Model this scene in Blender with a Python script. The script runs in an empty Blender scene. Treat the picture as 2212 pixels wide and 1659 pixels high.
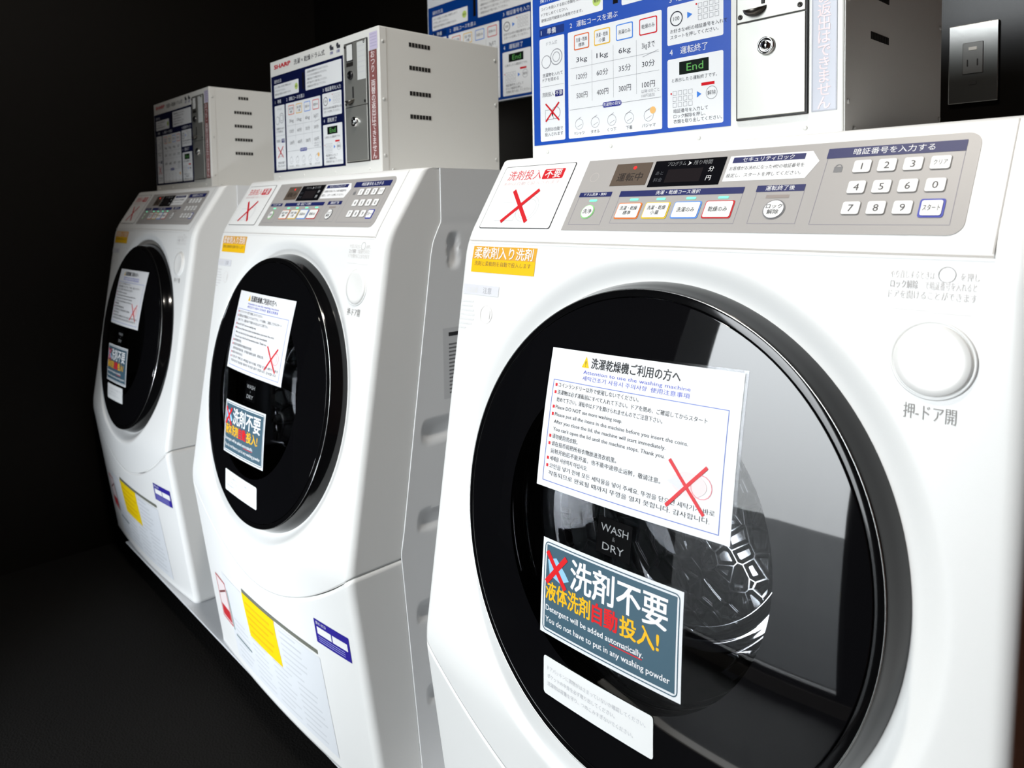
import bpy, bmesh, math, random
from mathutils import Vector, Matrix
random.seed(7)
SC = bpy.context.scene
COL = SC.collection
PI = math.pi

# ------------------------------------------------------------------ camera
cam_d = bpy.data.cameras.new('camera'); cam = bpy.data.objects.new('camera', cam_d); COL.objects.link(cam)
cam_d.sensor_fit = 'HORIZONTAL'; cam_d.sensor_width = 36.0; cam_d.lens = 25.8536
cam_d.shift_x = 0.0; cam_d.shift_y = -0.13231
cam_d.clip_start = 0.01
_rt = Vector((0.68432299, 0.72901885, -0.01528233)); _up = Vector((-0.02858581, 0.04776359, 0.99844954)); _fw = Vector((-0.72861848, 0.68282512, -0.05352532))
_m = Matrix((( _rt.x, _up.x, -_fw.x, 0.71431), (_rt.y, _up.y, -_fw.y, -0.51020), (_rt.z, _up.z, -_fw.z, 0.94696), (0, 0, 0, 1)))
cam.matrix_world = _m
cam_d.dof.use_dof = True; cam_d.dof.focus_distance = 0.78; cam_d.dof.aperture_fstop = 9.0
SC.camera = cam

# ------------------------------------------------------------------ world, light, exposure
W = bpy.data.worlds.new('overcast_sky'); SC.world = W; W.use_nodes = True
W.node_tree.nodes['Background'].inputs[0].default_value = (0.94, 0.97, 1.0, 1)     # bright overcast sky outside the window
W.node_tree.nodes['Background'].inputs[1].default_value = 25.0
_n = W.node_tree.nodes; _l = W.node_tree.links                      # overcast sky: (1 + 2 sin(elevation)) / 3 of the zenith
_tc0 = _n.new('ShaderNodeTexCoord'); _sx = _n.new('ShaderNodeSeparateXYZ'); _ma = _n.new('ShaderNodeMath'); _mb = _n.new('ShaderNodeMath'); _mc = _n.new('ShaderNodeMath')
_ma.operation = 'MAXIMUM'; _ma.inputs[1].default_value = 0.0; _mb.operation = 'MULTIPLY_ADD'; _mb.inputs[1].default_value = 2 / 3; _mb.inputs[2].default_value = 1 / 3
_mc.operation = 'MULTIPLY'; _mc.inputs[1].default_value = 25.0
_l.new(_tc0.outputs['Generated'], _sx.inputs[0]); _l.new(_sx.outputs['Z'], _ma.inputs[0]); _l.new(_ma.outputs[0], _mb.inputs[0]); _l.new(_mb.outputs[0], _mc.inputs[0])
_l.new(_mc.outputs[0], W.node_tree.nodes['Background'].inputs[1])
SC.view_settings.view_transform = 'Standard'; SC.view_settings.look = 'None'
SC.view_settings.exposure = 0.0; SC.view_settings.gamma = 1.0; SC.view_settings.use_curve_mapping = False
WX0, WX1, WZ0, WZ1, YFR = -0.50, 0.39, 0.06, 2.20, -1.45      # window opening in the front wall

def area(name, loc, aim, sx, sy, power, rgb, spread=180):
    l = bpy.data.lights.new(name, 'AREA'); l.shape = 'RECTANGLE'; l.size = sx; l.size_y = sy
    l.energy = power; l.color = rgb; l.spread = math.radians(spread)
    o = bpy.data.objects.new(name, l); COL.objects.link(o); o.location = loc
    o.rotation_euler = (Vector(aim) - Vector(loc)).to_track_quat('-Z', 'Y').to_euler()
    return o
def spot(name, loc, aim, power, rgb, deg, blend, radius):
    l = bpy.data.lights.new(name, 'SPOT'); l.energy = power; l.color = rgb
    l.spot_size = math.radians(deg); l.spot_blend = blend; l.shadow_soft_size = radius
    o = bpy.data.objects.new(name, l); COL.objects.link(o); o.location = loc
    o.rotation_euler = (Vector(aim) - Vector(loc)).to_track_quat('-Z', 'Y').to_euler()
    return o
pt = area('window_portal', ((WX0 + WX1) / 2, YFR - 0.02, (WZ0 + WZ1) / 2), ((WX0 + WX1) / 2, 0, (WZ0 + WZ1) / 2), WX1 - WX0, WZ1 - WZ0, 1, (1, 1, 1))
pt.data.cycles.is_portal = True
spot('ceiling_downlight', (0.20, -0.30, 2.36), (-0.45, 0.05, 0.6), 52, (1.0, 0.93, 0.84), 118, 0.5, 0.06)
spot('low_fill_light', (-0.78, -1.05, 0.20), (-0.86, 0.03, 0.36), 46, (0.88, 0.94, 1.0), 70, 0.7, 0.08)  # added unseen fill that brightens the lower fronts of the far machines

# ------------------------------------------------------------------ materials
def lin(c):
    c = c / 255.0
    return c / 12.92 if c <= 0.04045 else ((c + 0.055) / 1.055) ** 2.4
MATS = {}
def M(rgb, rough=0.45, metal=0.0, emit=0.0, spec=0.5, bump=0.0, bscale=200.0, coat=0.0, mott=0.0):
    key = (tuple(rgb), rough, metal, emit, spec, bump, bscale, coat, mott)
    if key in MATS: return MATS[key]
    m = bpy.data.materials.new('mat_%d_%d_%d' % tuple(rgb)); m.use_nodes = True
    nt = m.node_tree; b = nt.nodes['Principled BSDF']
    col = (lin(rgb[0]), lin(rgb[1]), lin(rgb[2]), 1)
    b.inputs['Base Color'].default_value = col
    b.inputs['Roughness'].default_value = rough; b.inputs['Metallic'].default_value = metal
    b.inputs['Specular IOR Level'].default_value = spec
    b.inputs['Coat Weight'].default_value = coat; b.inputs['Coat Roughness'].default_value = 0.04
    if emit:
        b.inputs['Emission Color'].default_value = col; b.inputs['Emission Strength'].default_value = emit
    if bump or mott:
        tc = nt.nodes.new('ShaderNodeTexCoord'); n = nt.nodes.new('ShaderNodeTexNoise')
        n.inputs['Scale'].default_value = bscale; n.inputs['Detail'].default_value = 4
        nt.links.new(tc.outputs['Object'], n.inputs['Vector'])
        if bump:
            bp = nt.nodes.new('ShaderNodeBump'); bp.inputs['Strength'].default_value = bump; bp.inputs['Distance'].default_value = 0.002
            nt.links.new(n.outputs['Fac'], bp.inputs['Height']); nt.links.new(bp.outputs['Normal'], b.inputs['Normal'])
        if mott:
            mx = nt.nodes.new('ShaderNodeMix'); mx.data_type = 'RGBA'
            mx.inputs['A'].default_value = [v * (1 - mott) for v in col[:3]] + [1]
            mx.inputs['B'].default_value = [min(1, v * (1 + mott)) for v in col[:3]] + [1]
            nt.links.new(n.outputs['Fac'], mx.inputs['Factor']); nt.links.new(mx.outputs['Result'], b.inputs['Base Color'])
    MATS[key] = m
    return m
def ink(rgb): return M(rgb, 0.5)
def gloss_ink(rgb): return M(rgb, 0.16)

WHITE = M((242, 242, 240), 0.32, bump=0.03, bscale=900)
SIDEW = M((236, 237, 238), 0.38, bump=0.03, bscale=900)
PAINT = M((232, 232, 228), 0.16, bump=0.04, bscale=600)
BLACKG = M((9, 9, 10), 0.09)
STEEL = M((190, 190, 188), 0.28, 1.0)
CHROME = M((225, 225, 225), 0.12, 1.0)
DARK = M((18, 16, 14), 0.6)

def glass_mat(name, tint, edge, ior=1.5):
    m = bpy.data.materials.new(name); m.use_nodes = True; nt = m.node_tree
    for n in list(nt.nodes): nt.nodes.remove(n)
    out = nt.nodes.new('ShaderNodeOutputMaterial'); mix = nt.nodes.new('ShaderNodeMixShader')
    tr = nt.nodes.new('ShaderNodeBsdfTransparent'); gl = nt.nodes.new('ShaderNodeBsdfGlossy'); fr = nt.nodes.new('ShaderNodeFresnel')
    tr.inputs[0].default_value = (*tint, 1); gl.inputs['Roughness'].default_value = edge
    fr.inputs['IOR'].default_value = ior
    nt.links.new(fr.outputs[0], mix.inputs[0]); nt.links.new(tr.outputs[0], mix.inputs[1]); nt.links.new(gl.outputs[0], mix.inputs[2])
    nt.links.new(mix.outputs[0], out.inputs['Surface'])
    return m
TINT = glass_mat('tinted_glass', (0.78, 0.79, 0.82), 0.02, 1.58)
BOWL = glass_mat('clear_bowl_glass', (0.90, 0.91, 0.92), 0.03)
LAMINATE = glass_mat('clear_laminate', (0.92, 0.93, 0.95), 0.12)

DOORG = M((10, 10, 12), 0.03, spec=0.75)
def drum_mat():
    m = bpy.data.materials.new('stainless_drum'); m.use_nodes = True; nt = m.node_tree; b = nt.nodes['Principled BSDF']
    b.inputs['Base Color'].default_value = (0.55, 0.55, 0.54, 1); b.inputs['Metallic'].default_value = 1; b.inputs['Roughness'].default_value = 0.14
    tc = nt.nodes.new('ShaderNodeTexCoord'); v = nt.nodes.new('ShaderNodeTexVoronoi'); v.inputs['Scale'].default_value = 36
    v.feature = 'DISTANCE_TO_EDGE'
    rp = nt.nodes.new('ShaderNodeMapRange'); rp.inputs['From Min'].default_value = 0.02; rp.inputs['From Max'].default_value = 0.22; rp.interpolation_type = 'SMOOTHSTEP'
    bp = nt.nodes.new('ShaderNodeBump'); bp.inputs['Strength'].default_value = 1.0; bp.inputs['Distance'].default_value = 0.006
    nt.links.new(tc.outputs['Object'], v.inputs['Vector']); nt.links.new(v.outputs['Distance'], rp.inputs['Value'])
    nt.links.new(rp.outputs['Result'], bp.inputs['Height']); nt.links.new(bp.outputs['Normal'], b.inputs['Normal'])
    return m
DRUM = drum_mat()

# ------------------------------------------------------------------ object helpers
def tag(o, label=None, cat=None, group=None, kind=None):
    if label: o['label'] = label
    if cat: o['category'] = cat
    if group: o['group'] = group
    if kind: o['kind'] = kind
    return o
def empty(name, loc):
    o = bpy.data.objects.new(name, None); COL.objects.link(o); o.location = loc; o.empty_display_size = 0.1
    return o
def mesh_obj(name, verts, faces, mats, midx=None, parent=None, org=(0, 0, 0), smooth=False):
    me = bpy.data.meshes.new(name)
    ox, oy, oz = org
    me.from_pydata([(v[0] - ox, v[1] - oy, v[2] - oz) for v in verts], [], faces)
    for m in (mats if isinstance(mats, (list, tuple)) else [mats]): me.materials.append(m)
    if midx: me.polygons.foreach_set('material_index', midx)
    if smooth:
        me.polygons.foreach_set('use_smooth', [True] * len(faces))
    me.update()
    o = bpy.data.objects.new(name, me); COL.objects.link(o)
    if parent: o.parent = parent
    return o
def bm_obj(name, bm, mats, parent=None, org=(0, 0, 0), smooth=False, fix=True):
    if fix: bmesh.ops.recalc_face_normals(bm, faces=bm.faces)
    bmesh.ops.translate(bm, verts=bm.verts, vec=(-org[0], -org[1], -org[2]))
    me = bpy.data.meshes.new(name); bm.to_mesh(me); bm.free()
    for m in (mats if isinstance(mats, (list, tuple)) else [mats]): me.materials.append(m)
    if smooth: me.polygons.foreach_set('use_smooth', [True] * len(me.polygons))
    o = bpy.data.objects.new(name, me); COL.objects.link(o)
    if parent: o.parent = parent
    return o
def bbox(bm, x0, y0, z0, x1, y1, z1, bev=0.0, seg=2, mi=0, mat=None):
    r = bmesh.ops.create_cube(bm, size=1)
    vs = r['verts']
    bmesh.ops.scale(bm, verts=vs, vec=(x1 - x0, y1 - y0, z1 - z0))
    bmesh.ops.translate(bm, verts=vs, vec=((x0 + x1) / 2, (y0 + y1) / 2, (z0 + z1) / 2))
    if bev:
        es = list({e for v in vs for e in v.link_edges})
        r2 = bmesh.ops.bevel(bm, geom=es, offset=bev, segments=seg, profile=0.5, affect='EDGES')
        vs = list({v for f in r2['faces'] for v in f.verts} | {v for v in vs if v.is_valid})
    for f in {f for v in vs if v.is_valid for f in v.link_faces}: f.material_index = mi
    if mat is not None: bmesh.ops.transform(bm, matrix=mat, verts=[v for v in vs if v.is_valid])
    return vs
def lathe(bm, prof, frame, n=96, mi=0, close=False):
    """prof: list of (radius, height); frame: function (u, v, h) -> xyz"""
    rings = []
    for (r, h) in prof:
        if r < 1e-6: rings.append([bm.verts.new(frame(0, 0, h))])
        else: rings.append([bm.verts.new(frame(r * math.cos(2 * PI * k / n), r * math.sin(2 * PI * k / n), h)) for k in range(n)])
    for a, b in zip(rings[:-1], rings[1:]):
        for k in range(n):
            k2 = (k + 1) % n
            if len(a) == 1 and len(b) == 1: continue
            if len(a) == 1: f = bm.faces.new((a[0], b[k], b[k2]))
            elif len(b) == 1: f = bm.faces.new((a[k], a[k2], b[0]))
            else: f = bm.faces.new((a[k], a[k2], b[k2], b[k]))
            f.material_index = mi; f.smooth = True

# ---- text -> flat polygons, using the built-in font
_tc = bpy.data.curves.new('lettering_source', 'FONT'); _tc.resolution_u = 2
_to = bpy.data.objects.new('lettering_source', _tc); COL.objects.link(_to)
_cache = {}
def text_polys(s, bold=0.0):
    k = (s, bold)
    if k in _cache: return _cache[k]
    _tc.body = s; _tc.offset = bold
    dg = bpy.context.evaluated_depsgraph_get(); dg.update()
    e = _to.evaluated_get(dg); me = e.to_mesh()
    vs = [(v.co.x, v.co.y) for v in me.vertices]; fs = [tuple(p.vertices) for p in me.polygons]
    e.to_mesh_clear()
    # face orientation
    out = []
    for f in fs:
        a = sum(vs[f[i]][0] * vs[f[(i + 1) % len(f)]][1] - vs[f[(i + 1) % len(f)]][0] * vs[f[i]][1] for i in range(len(f)))
        out.append(f if a > 0 else tuple(reversed(f)))
    _cache[k] = (vs, out)
    return _cache[k]

LAY = 0.00012
class Print:
    """collects flat printed shapes in (u, v) metres; build() lays them on a surface."""
    def __init__(self): self.v = []; self.f = []; self.mi = []; self.mats = []
    def m(self, mat):
        if mat not in self.mats: self.mats.append(mat)
        return self.mats.index(mat)
    def poly(self, pts, mat, lay=1):
        b = len(self.v); self.v += [(x, y, lay * LAY) for x, y in pts]
        a = sum(pts[i][0] * pts[(i + 1) % len(pts)][1] - pts[(i + 1) % len(pts)][0] * pts[i][1] for i in range(len(pts)))
        idx = list(range(b, b + len(pts)))
        self.f.append(idx if a > 0 else idx[::-1]); self.mi.append(self.m(mat))
    def rect(self, x0, y0, x1, y1, mat, lay=1, r=0.0, nx=1):
        if r:
            pts = []
            for cx, cy, a0 in ((x1 - r, y1 - r, 0), (x0 + r, y1 - r, 90), (x0 + r, y0 + r, 180), (x1 - r, y0 + r, 270)):
                for k in range(6): a = math.radians(a0 + 18 * k); pts.append((cx + r * math.cos(a), cy + r * math.sin(a)))
            self.poly(pts, mat, lay)
        else:
            for k in range(nx):
                a, b = x0 + (x1 - x0) * k / nx, x0 + (x1 - x0) * (k + 1) / nx
                self.poly([(a, y0), (b, y0), (b, y1), (a, y1)], mat, lay)
    def grid(self, x0, y0, x1, y1, mat, lay, nx, ny):
        for j in range(ny):
            a, b = y0 + (y1 - y0) * j / ny, y0 + (y1 - y0) * (j + 1) / ny
            self.rect(x0, a, x1, b, mat, lay, nx=nx)
    def line(self, p, q, w, mat, lay=1, n=1):
        dx, dy = q[0] - p[0], q[1] - p[1]; L = math.hypot(dx, dy) or 1; ex, ey = -dy / L * w / 2, dx / L * w / 2
        for k in range(n):
            a = (p[0] + dx * k / n, p[1] + dy * k / n); b = (p[0] + dx * (k + 1) / n, p[1] + dy * (k + 1) / n)
            self.poly([(a[0] - ex, a[1] - ey), (b[0] - ex, b[1] - ey), (b[0] + ex, b[1] + ey), (a[0] + ex, a[1] + ey)], mat, lay)
    def frame(self, x0, y0, x1, y1, w, mat, lay=1, r=0.0, n=1):
        def loop(o):
            rr = max(r - o, 0.0); pts = []
            for cx, cy, a0 in ((x1 - o - rr, y1 - o - rr, 0), (x0 + o + rr, y1 - o - rr, 90), (x0 + o + rr, y0 + o + rr, 180), (x1 - o - rr, y0 + o + rr, 270)):
                for k in range(5 if r else 1): a = math.radians(a0 + 22.5 * k); pts.append((cx + rr * math.cos(a), cy + rr * math.sin(a)))
            return pts
        A, B = loop(0), loop(w)
        for i in range(len(A)):
            j = (i + 1) % len(A)
            for k in range(n):
                s, t = k / n, (k + 1) / n
                l = lambda P, Q, s: (P[0] + (Q[0] - P[0]) * s, P[1] + (Q[1] - P[1]) * s)
                self.poly([l(A[i], A[j], s), l(A[i], A[j], t), l(B[i], B[j], t), l(B[i], B[j], s)], mat, lay)
    def disc(self, cx, cy, r, mat, lay=1, n=28, ry=None):
        self.poly([(cx + r * math.cos(2 * PI * k / n), cy + (ry or r) * math.sin(2 * PI * k / n)) for k in range(n)], mat, lay)
    def ring(self, cx, cy, r, w, mat, lay=1, n=28, a0=0, a1=360):
        for k in range(n):
            a, b = math.radians(a0 + (a1 - a0) * k / n), math.radians(a0 + (a1 - a0) * (k + 1) / n)
            self.poly([(cx + q * math.cos(t), cy + q * math.sin(t)) for q, t in ((r, a), (r, b), (r - w, b), (r - w, a))], mat, lay)
    def cross(self, x0, y0, x1, y1, w, mat, lay):
        self.line((x0, y1), (x1, y0), w, mat, lay, 6); self.line((x0, y0), (x1, y1), w, mat, lay + 1, 6)
    def text(self, s, x, y, h, mat, lay=2, w=None, al='l', bold=0.0):
        """h: cap height; (x, y): baseline start / centre / end; w: fit to this width"""
        vs, fs = text_polys(s)
        if not vs: return
        sc = h / 0.73
        x0 = min(p[0] for p in vs); x1 = max(p[0] for p in vs)
        sx = w / (x1 - x0) if w else sc
        tw = (x1 - x0) * sx
        ox = x - x0 * sx - (tw / 2 if al == 'c' else tw if al == 'r' else 0)
        k = self.m(mat); d = bold * 1.2
        for q, (dx, dy) in enumerate(((0, 0),) if not bold else ((-d, -d * 0.6), (d, -d * 0.6), (-d, d * 0.6), (d, d * 0.6))):
            b = len(self.v); self.v += [(ox + (px + dx) * sx, y + (py + dy) * sc, (lay + 0.1 * q) * LAY) for px, py in vs]
            for f in fs: self.f.append([b + i for i in f]); self.mi.append(k)
    def vtext(self, s, x, ytop, pitch, h, mat, lay=2, bold=0.0):
        for i, ch in enumerate(s): self.text(ch, x, ytop - pitch * (i + 0.85), h, mat, lay, al='c', bold=bold)
    def build(self, name, fn, parent=None, org=(0, 0, 0)):
        return mesh_obj(name, [fn(*p) for p in self.v], self.f, self.mats, self.mi, parent, org)

# ------------------------------------------------------------------ geometry of one machine (x right, y into the wall, z up)
MW = 0.60; CORNER = 0.013
PZ = [0.0707, 0.4302, 0.9082, 1.0083]; PY = [0.0500, 0.0, 0.0759, 0.1409]
def interp(z, xs, ys):
    if z <= xs[0]: return ys[0]
    for i in range(len(xs) - 1):
        if z <= xs[i + 1]: return ys[i] + (ys[i + 1] - ys[i]) * (z - xs[i]) / (xs[i + 1] - xs[i])
    return ys[-1]
def prof_y(z):
    if z > 0.985: return interp(z, PZ, PY)
    s = 0.0
    for k in range(-4, 5): s += interp(min(max(z + 0.0045 * k, PZ[0]), PZ[-1]), PZ, PY) + (0.0 if 0.09 < z else 0)
    return s / 9
def bulge(z): return interp(z, [0.0707, 0.25, 0.40, 0.9082], [0.012, 0.02, 0.02, 0.0])
def front_y(x, z): return prof_y(z) - bulge(z) * (1 - ((x - 0.3) / 0.3) ** 2)
def seam_z(x): return 0.4302 - 0.113 * (1 - abs((x - 0.3) / 0.3) ** 1.85)
def side_y(z): return interp(z, [0.03, 0.094, 0.438, 0.471, 0.88, 0.900, 0.916, 0.929], [0.116, 0.118, 0.089, 0.095, 0.155, 0.160, 0.168, 0.1755])

# door axis frame
EV = Vector((0, 0.15680803, 0.9876291)); EN = Vector((0, -0.9876291, 0.15680803)); DA = Vector((0, 0.0759, 0.9082)); DB = Vector((0, 0.0, 0.4302))
DC = DB + (DA - DB) * 0.4502; DC.x = 0.3014
def dfr(u, v, h): p = DC + Vector((u, 0, 0)) + EV * v + EN * h; return (p.x, p.y, p.z)
DR = 0.2256; PD = 0.0164; SAG = 0.0185
def dome_h(r): return PD + SAG * (1 - (r / DR) ** 2)
def on_dome(u, v, h): return dfr(u, v, dome_h(math.hypot(u, v)) + h)
# slanted console frame: u = x, v = -(distance from top edge)
CT = Vector((0, 0.1409, 1.0083)); CB = Vector((0, 0.0759, 0.9082)); CE = (CB - CT).normalized(); CN = Vector((0, CE.z, -CE.y))
if CN.y > 0: CN = -CN
def on_console(u, v, h): p = CT + CE * (-v) + CN * (h + 0.0002) + Vector((u, 0, 0)); return (p.x, p.y, p.z)
FE = (DB - DA).normalized()
def on_front(u, v, h):       # flat print on the upright face: v = -(distance from bend)
    z = 0.9082 + FE.z * (-v); y = front_y(u, z)
    return (u, y - 0.0003 - h, z + 0.1 * h)
def on_kick(u, v, h):        # u = x, v = z
    return (u, front_y(u, v) - 0.0004 - h, v)

def cols_x(n):
    r = CORNER
    return [r + (MW - 2 * r) * (0.5 - 0.5 * math.cos(PI * k / n)) * 0.35 + 0.65 * (MW - 2 * r) * k / n for k in range(n + 1)]
def shell(rows_of_x, nrow, ncol, mats, name, parent, org, recess, lip_top, lip_bot, top_cap):
    """front skin with rounded vertical edges and sides running back to the side seam"""
    xs = cols_x(ncol); cols = []
    # side (left back -> left front), corner arc, front, corner arc, side
    SIDES = (0.0, 0.03, 0.5, 0.94, 0.98)
    spec = []
    for q in SIDES: spec.append(('sl', q))
    for k in range(8): spec.append(('cl', math.radians(90 * k / 8)))
    for x in xs: spec.append(('f', x))
    for k in range(8): spec.append(('cr', math.radians(90 - 90 * (k + 1) / 8)))
    for q in SIDES[::-1]: spec.append(('sr', q))
    V = []; F = []; NR = nrow + 1
    def pt(sp, t):
        kind, a = sp
        x = {'sl': 0.0, 'sr': MW, 'cl': CORNER * (1 - math.cos(a)), 'cr': MW - CORNER * (1 - math.cos(a))}.get(kind, a)
        z = rows_of_x(x, t)
        if kind in ('f',):
            y = front_y(x, z)
        elif kind in ('cl', 'cr'):
            y = front_y(CORNER if kind == 'cl' else MW - CORNER, z) + CORNER * (1 - math.sin(a))
        else:
            y0 = front_y(CORNER, z) + CORNER; ys = max(side_y(z), y0 + 0.001); y = ys + (y0 - ys) * a
        return x, y, z
    rho = {}
    for i in range(NR):
        t = i / nrow
        for j, sp in enumerate(spec):
            x, y, z = pt(sp, t)
            if recess and sp[0] == 'f':
                d = Vector((x, y, z)) - DC; h = d.dot(EN); v = d.dot(EV); u = d.x; rr = math.hypot(u, v); rho[len(V)] = rr
                if rr < 0.262:
                    s = min(1, max(0, (0.262 - rr) / 0.030)); s = s * s * (3 - 2 * s)
                    hn = h + (-0.008 - h) * s; p = Vector((x, y, z)) + EN * (hn - h); x, y, z = p
            V.append((x, y, z))
    NC = len(spec)
    for i in range(NR - 1):
        for j in range(NC - 1):
            q = (i * NC + j, i * NC + j + 1, (i + 1) * NC + j + 1, (i + 1) * NC + j)
            if recess and all(rho.get(k, 1) < 0.214 for k in q): continue
            F.append(q)
    def lip(base_i, dy, dz):
        b = len(V)
        for j in range(NC):
            x, y, z = V[base_i * NC + j]
            cx = 0.3 + (x - 0.3) * 0.985 if spec[j][0] != 'f' else x
            V.append((cx, y + dy, z + dz))
        for j in range(NC - 1):
            q = (base_i * NC + j, base_i * NC + j + 1, b + j + 1, b + j)
            F.append(q if base_i else q[::-1])
    if lip_top: lip(0, 0.008, 0.0005)
    if lip_bot: lip(nrow, 0.008, -0.0005)
    if top_cap:
        b = len(V); prev = [j for j in range(NC)]
        for (dy, dz) in ((0.004, 0.0022), (0.010, 0.003)):
            b = len(V)
            for j in range(NC):
                x, y, z = V[j]; V.append((x, min(max(y + dy, y), 0.1755) if y < 0.1755 else y, z + dz))
            for j in range(NC - 1): F.append((prev[j], b + j, b + j + 1, prev[j + 1]))
            prev = [b + j for j in range(NC)]
        b = len(V)
        for j in range(NC): x, y, z = V[prev[j]]; V.append((x, 0.1755, z))
        for j in range(NC - 1): F.append((prev[j], b + j, b + j + 1, prev[j + 1]))
    return mesh_obj(name, V, F, mats, None, parent, org, True)

# ================================================================== the prints
NAVY = gloss_ink((18, 30, 84)); INKB = ink((38, 38, 42)); INKG = ink((120, 120, 122)); RED = ink((206, 24, 34)); PW = ink((240, 240, 240)); LG = ink((205, 206, 208))
ORANGE = ink((232, 120, 40)); YELLOW = ink((240, 200, 40)); SKY = ink((92, 150, 235)); GREENP = ink((70, 190, 90)); PINKG = ink((225, 205, 205))

def tiny(P, lines, x, y, h, pitch, mat, lay=3, w=None):
    for i, s in enumerate(lines): P.text(s, x, y - i * pitch, h, mat, lay)

def instruction_print(blue, dark, rough):
    """the price and instruction panel; u 0..0.29, v 0..0.20 (blue), title strip above to 0.23"""
    P = Print(); B = M(blue, rough); Wp = gloss_ink((236, 238, 240)); K = gloss_ink((60, 62, 70)); G = gloss_ink((150, 152, 158))
    R_ = gloss_ink((205, 30, 40))
    P.rect(0, 0, 0.2905, 0.1995, B, 1)
    P.rect(0.0125, 0.154, 0.1195, 0.1808, Wp, 2, r=0.002)
    P.rect(0.148, 0.1535, 0.285, 0.194, Wp, 2, r=0.002)
    P.rect(0.012, 0.0045, 0.056, 0.1375, Wp, 2, r=0.002)
    P.rect(0.062, 0.0045, 0.2045, 0.1375, Wp, 2, r=0.002)
    P.rect(0.212, 0.0955, 0.282, 0.1385, Wp, 2, r=0.002)
    P.rect(0.212, 0.0045, 0.282, 0.080, Wp, 2, r=0.002)
    # headings on the blue
    P.text('操作方法', 0.014, 0.1845, 0.006, Wp, 3)
    P.rect(0.012, 0.1405, 0.056, 0.1505, M(dark, rough), 2, r=0.001)
    P.text('1', 0.015, 0.1425, 0.006, Wp, 3); P.text('準備', 0.026, 0.1425, 0.006, Wp, 3)
    P.text('2', 0.066, 0.1425, 0.006, Wp, 3); P.text('運転コースを選ぶ', 0.077, 0.1425, 0.006, Wp, 3)
    P.text('3', 0.215, 0.1425, 0.006, Wp, 3); P.text('暗証番号を入力', 0.224, 0.1425, 0.006, Wp, 3)
    P.text('4', 0.215, 0.0845, 0.0065, Wp, 3); P.text('運転終了', 0.229, 0.0845, 0.0065, Wp, 3)
    # top boxes
    tiny(P, ['コインを投入する前に衣類を入れて', 'ドアをしめてください。', '硬貨は百円硬貨のみ使用できます。'], 0.016, 0.1735, 0.0034, 0.0072, K)
    P.disc(0.110, 0.1675, 0.0065, gloss_ink((196, 220, 120)), 3); P.text('無料', 0.110, 0.1655, 0.0036, K, 4, al='c')
    tiny(P, ['・洗濯物は容量を守って入れてください。', '・ペットのものは洗わないでください。', '・運転中はドアが開きません。', '・終了後はすぐに取り出してください。', '・貴重品は必ず取り出してください。'], 0.153, 0.1865, 0.0034, 0.0070, K)
    P.rect(0.135, 0.158, 0.1425, 0.190, gloss_ink((24, 22, 26)), 2)
    # left column
    P.text('ドラム式', 0.034, 0.128, 0.0038, G, 3, al='c')
    P.disc(0.024, 0.107, 0.0085, G, 3); P.disc(0.024, 0.107, 0.0075, Wp, 4); P.disc(0.042, 0.111, 0.0105, G, 3); P.disc(0.042, 0.111, 0.0093, Wp, 4); P.ring(0.042, 0.111, 0.0065, 0.0009, G, 5)
    tiny(P, ['洗濯物を入れて', 'ドアを閉める'], 0.017, 0.088, 0.0038, 0.0062, K)
    P.line((0.014, 0.0755), (0.054, 0.0755), 0.0004, G, 3)
    P.text('洗剤投入', 0.016, 0.0625, 0.0046, K, 3, w=0.021); P.rect(0.039, 0.0605, 0.053, 0.0685, gloss_ink((30, 32, 110)), 3, r=0.001); P.text('不要', 0.046, 0.0625, 0.0048, Wp, 4, al='c')
    P.disc(0.040, 0.040, 0.008, G, 3); P.disc(0.040, 0.040, 0.0072, Wp, 4); P.rect(0.021, 0.032, 0.036, 0.045, G, 3); P.rect(0.0217, 0.0327, 0.0353, 0.0443, Wp, 4)
    P.cross(0.022, 0.030, 0.046, 0.053, 0.0022, R_, 5)
    tiny(P, ['洗剤は自動で', '投入されます'], 0.020, 0.0175, 0.0040, 0.0065, K)
    # course table
    cxs = (0.085, 0.118, 0.152, 0.186)
    for (cx, c, a, b_) in zip(cxs, ((224, 100, 40), (238, 190, 50), (80, 140, 230), (210, 30, 40)), ('洗濯・乾燥', '洗濯・乾燥', '洗濯のみ', '乾燥のみ'), ('標準', '小量', '', '')):
        P.rect(cx - 0.0125, 0.1135, cx + 0.0125, 0.1325, gloss_ink(c), 3, r=0.002); P.rect(cx - 0.0112, 0.1148, cx + 0.0112, 0.1312, Wp, 4, r=0.0015)
        P.text(a, cx, 0.1235 if b_ else 0.121, 0.0040, K, 5, al='c', w=0.018)
        if b_: P.text(b_, cx, 0.1172, 0.0038, K, 5, al='c')
    for row, vals in ((0.0985, ('3kg', '1kg', '6kg', '3kgまで')), (0.0775, ('120分', '60分', '35分', '30分')), (0.054, ('500円', '400円', '300円', '100円'))):
        for cx, s in zip(cxs, vals): P.text(s, cx, row, 0.0062, K, 3, al='c', w=0.018)
    for cx in (0.1015, 0.135, 0.169): P.line((cx, 0.048), (cx, 0.110), 0.00035, G, 3)
    for y in (0.071, 0.092): P.line((0.066, y), (0.201, y), 0.00035, G, 3)
    P.line((0.178, 0.089), (0.200, 0.094), 0.0005, G, 3)
    tiny(P, ['以降10分ごと', '100円追加'], 0.176, 0.048, 0.0032, 0.0050, G)
    P.line((0.064, 0.0405), (0.203, 0.0405), 0.0005, G, 3)
    P.rect(0.118, 0.0375, 0.147, 0.0440, gloss_ink((60, 66, 150)), 4, r=0.003); P.text('洗濯物の目安', 0.1325, 0.0392, 0.0034, Wp, 5, al='c')
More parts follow.
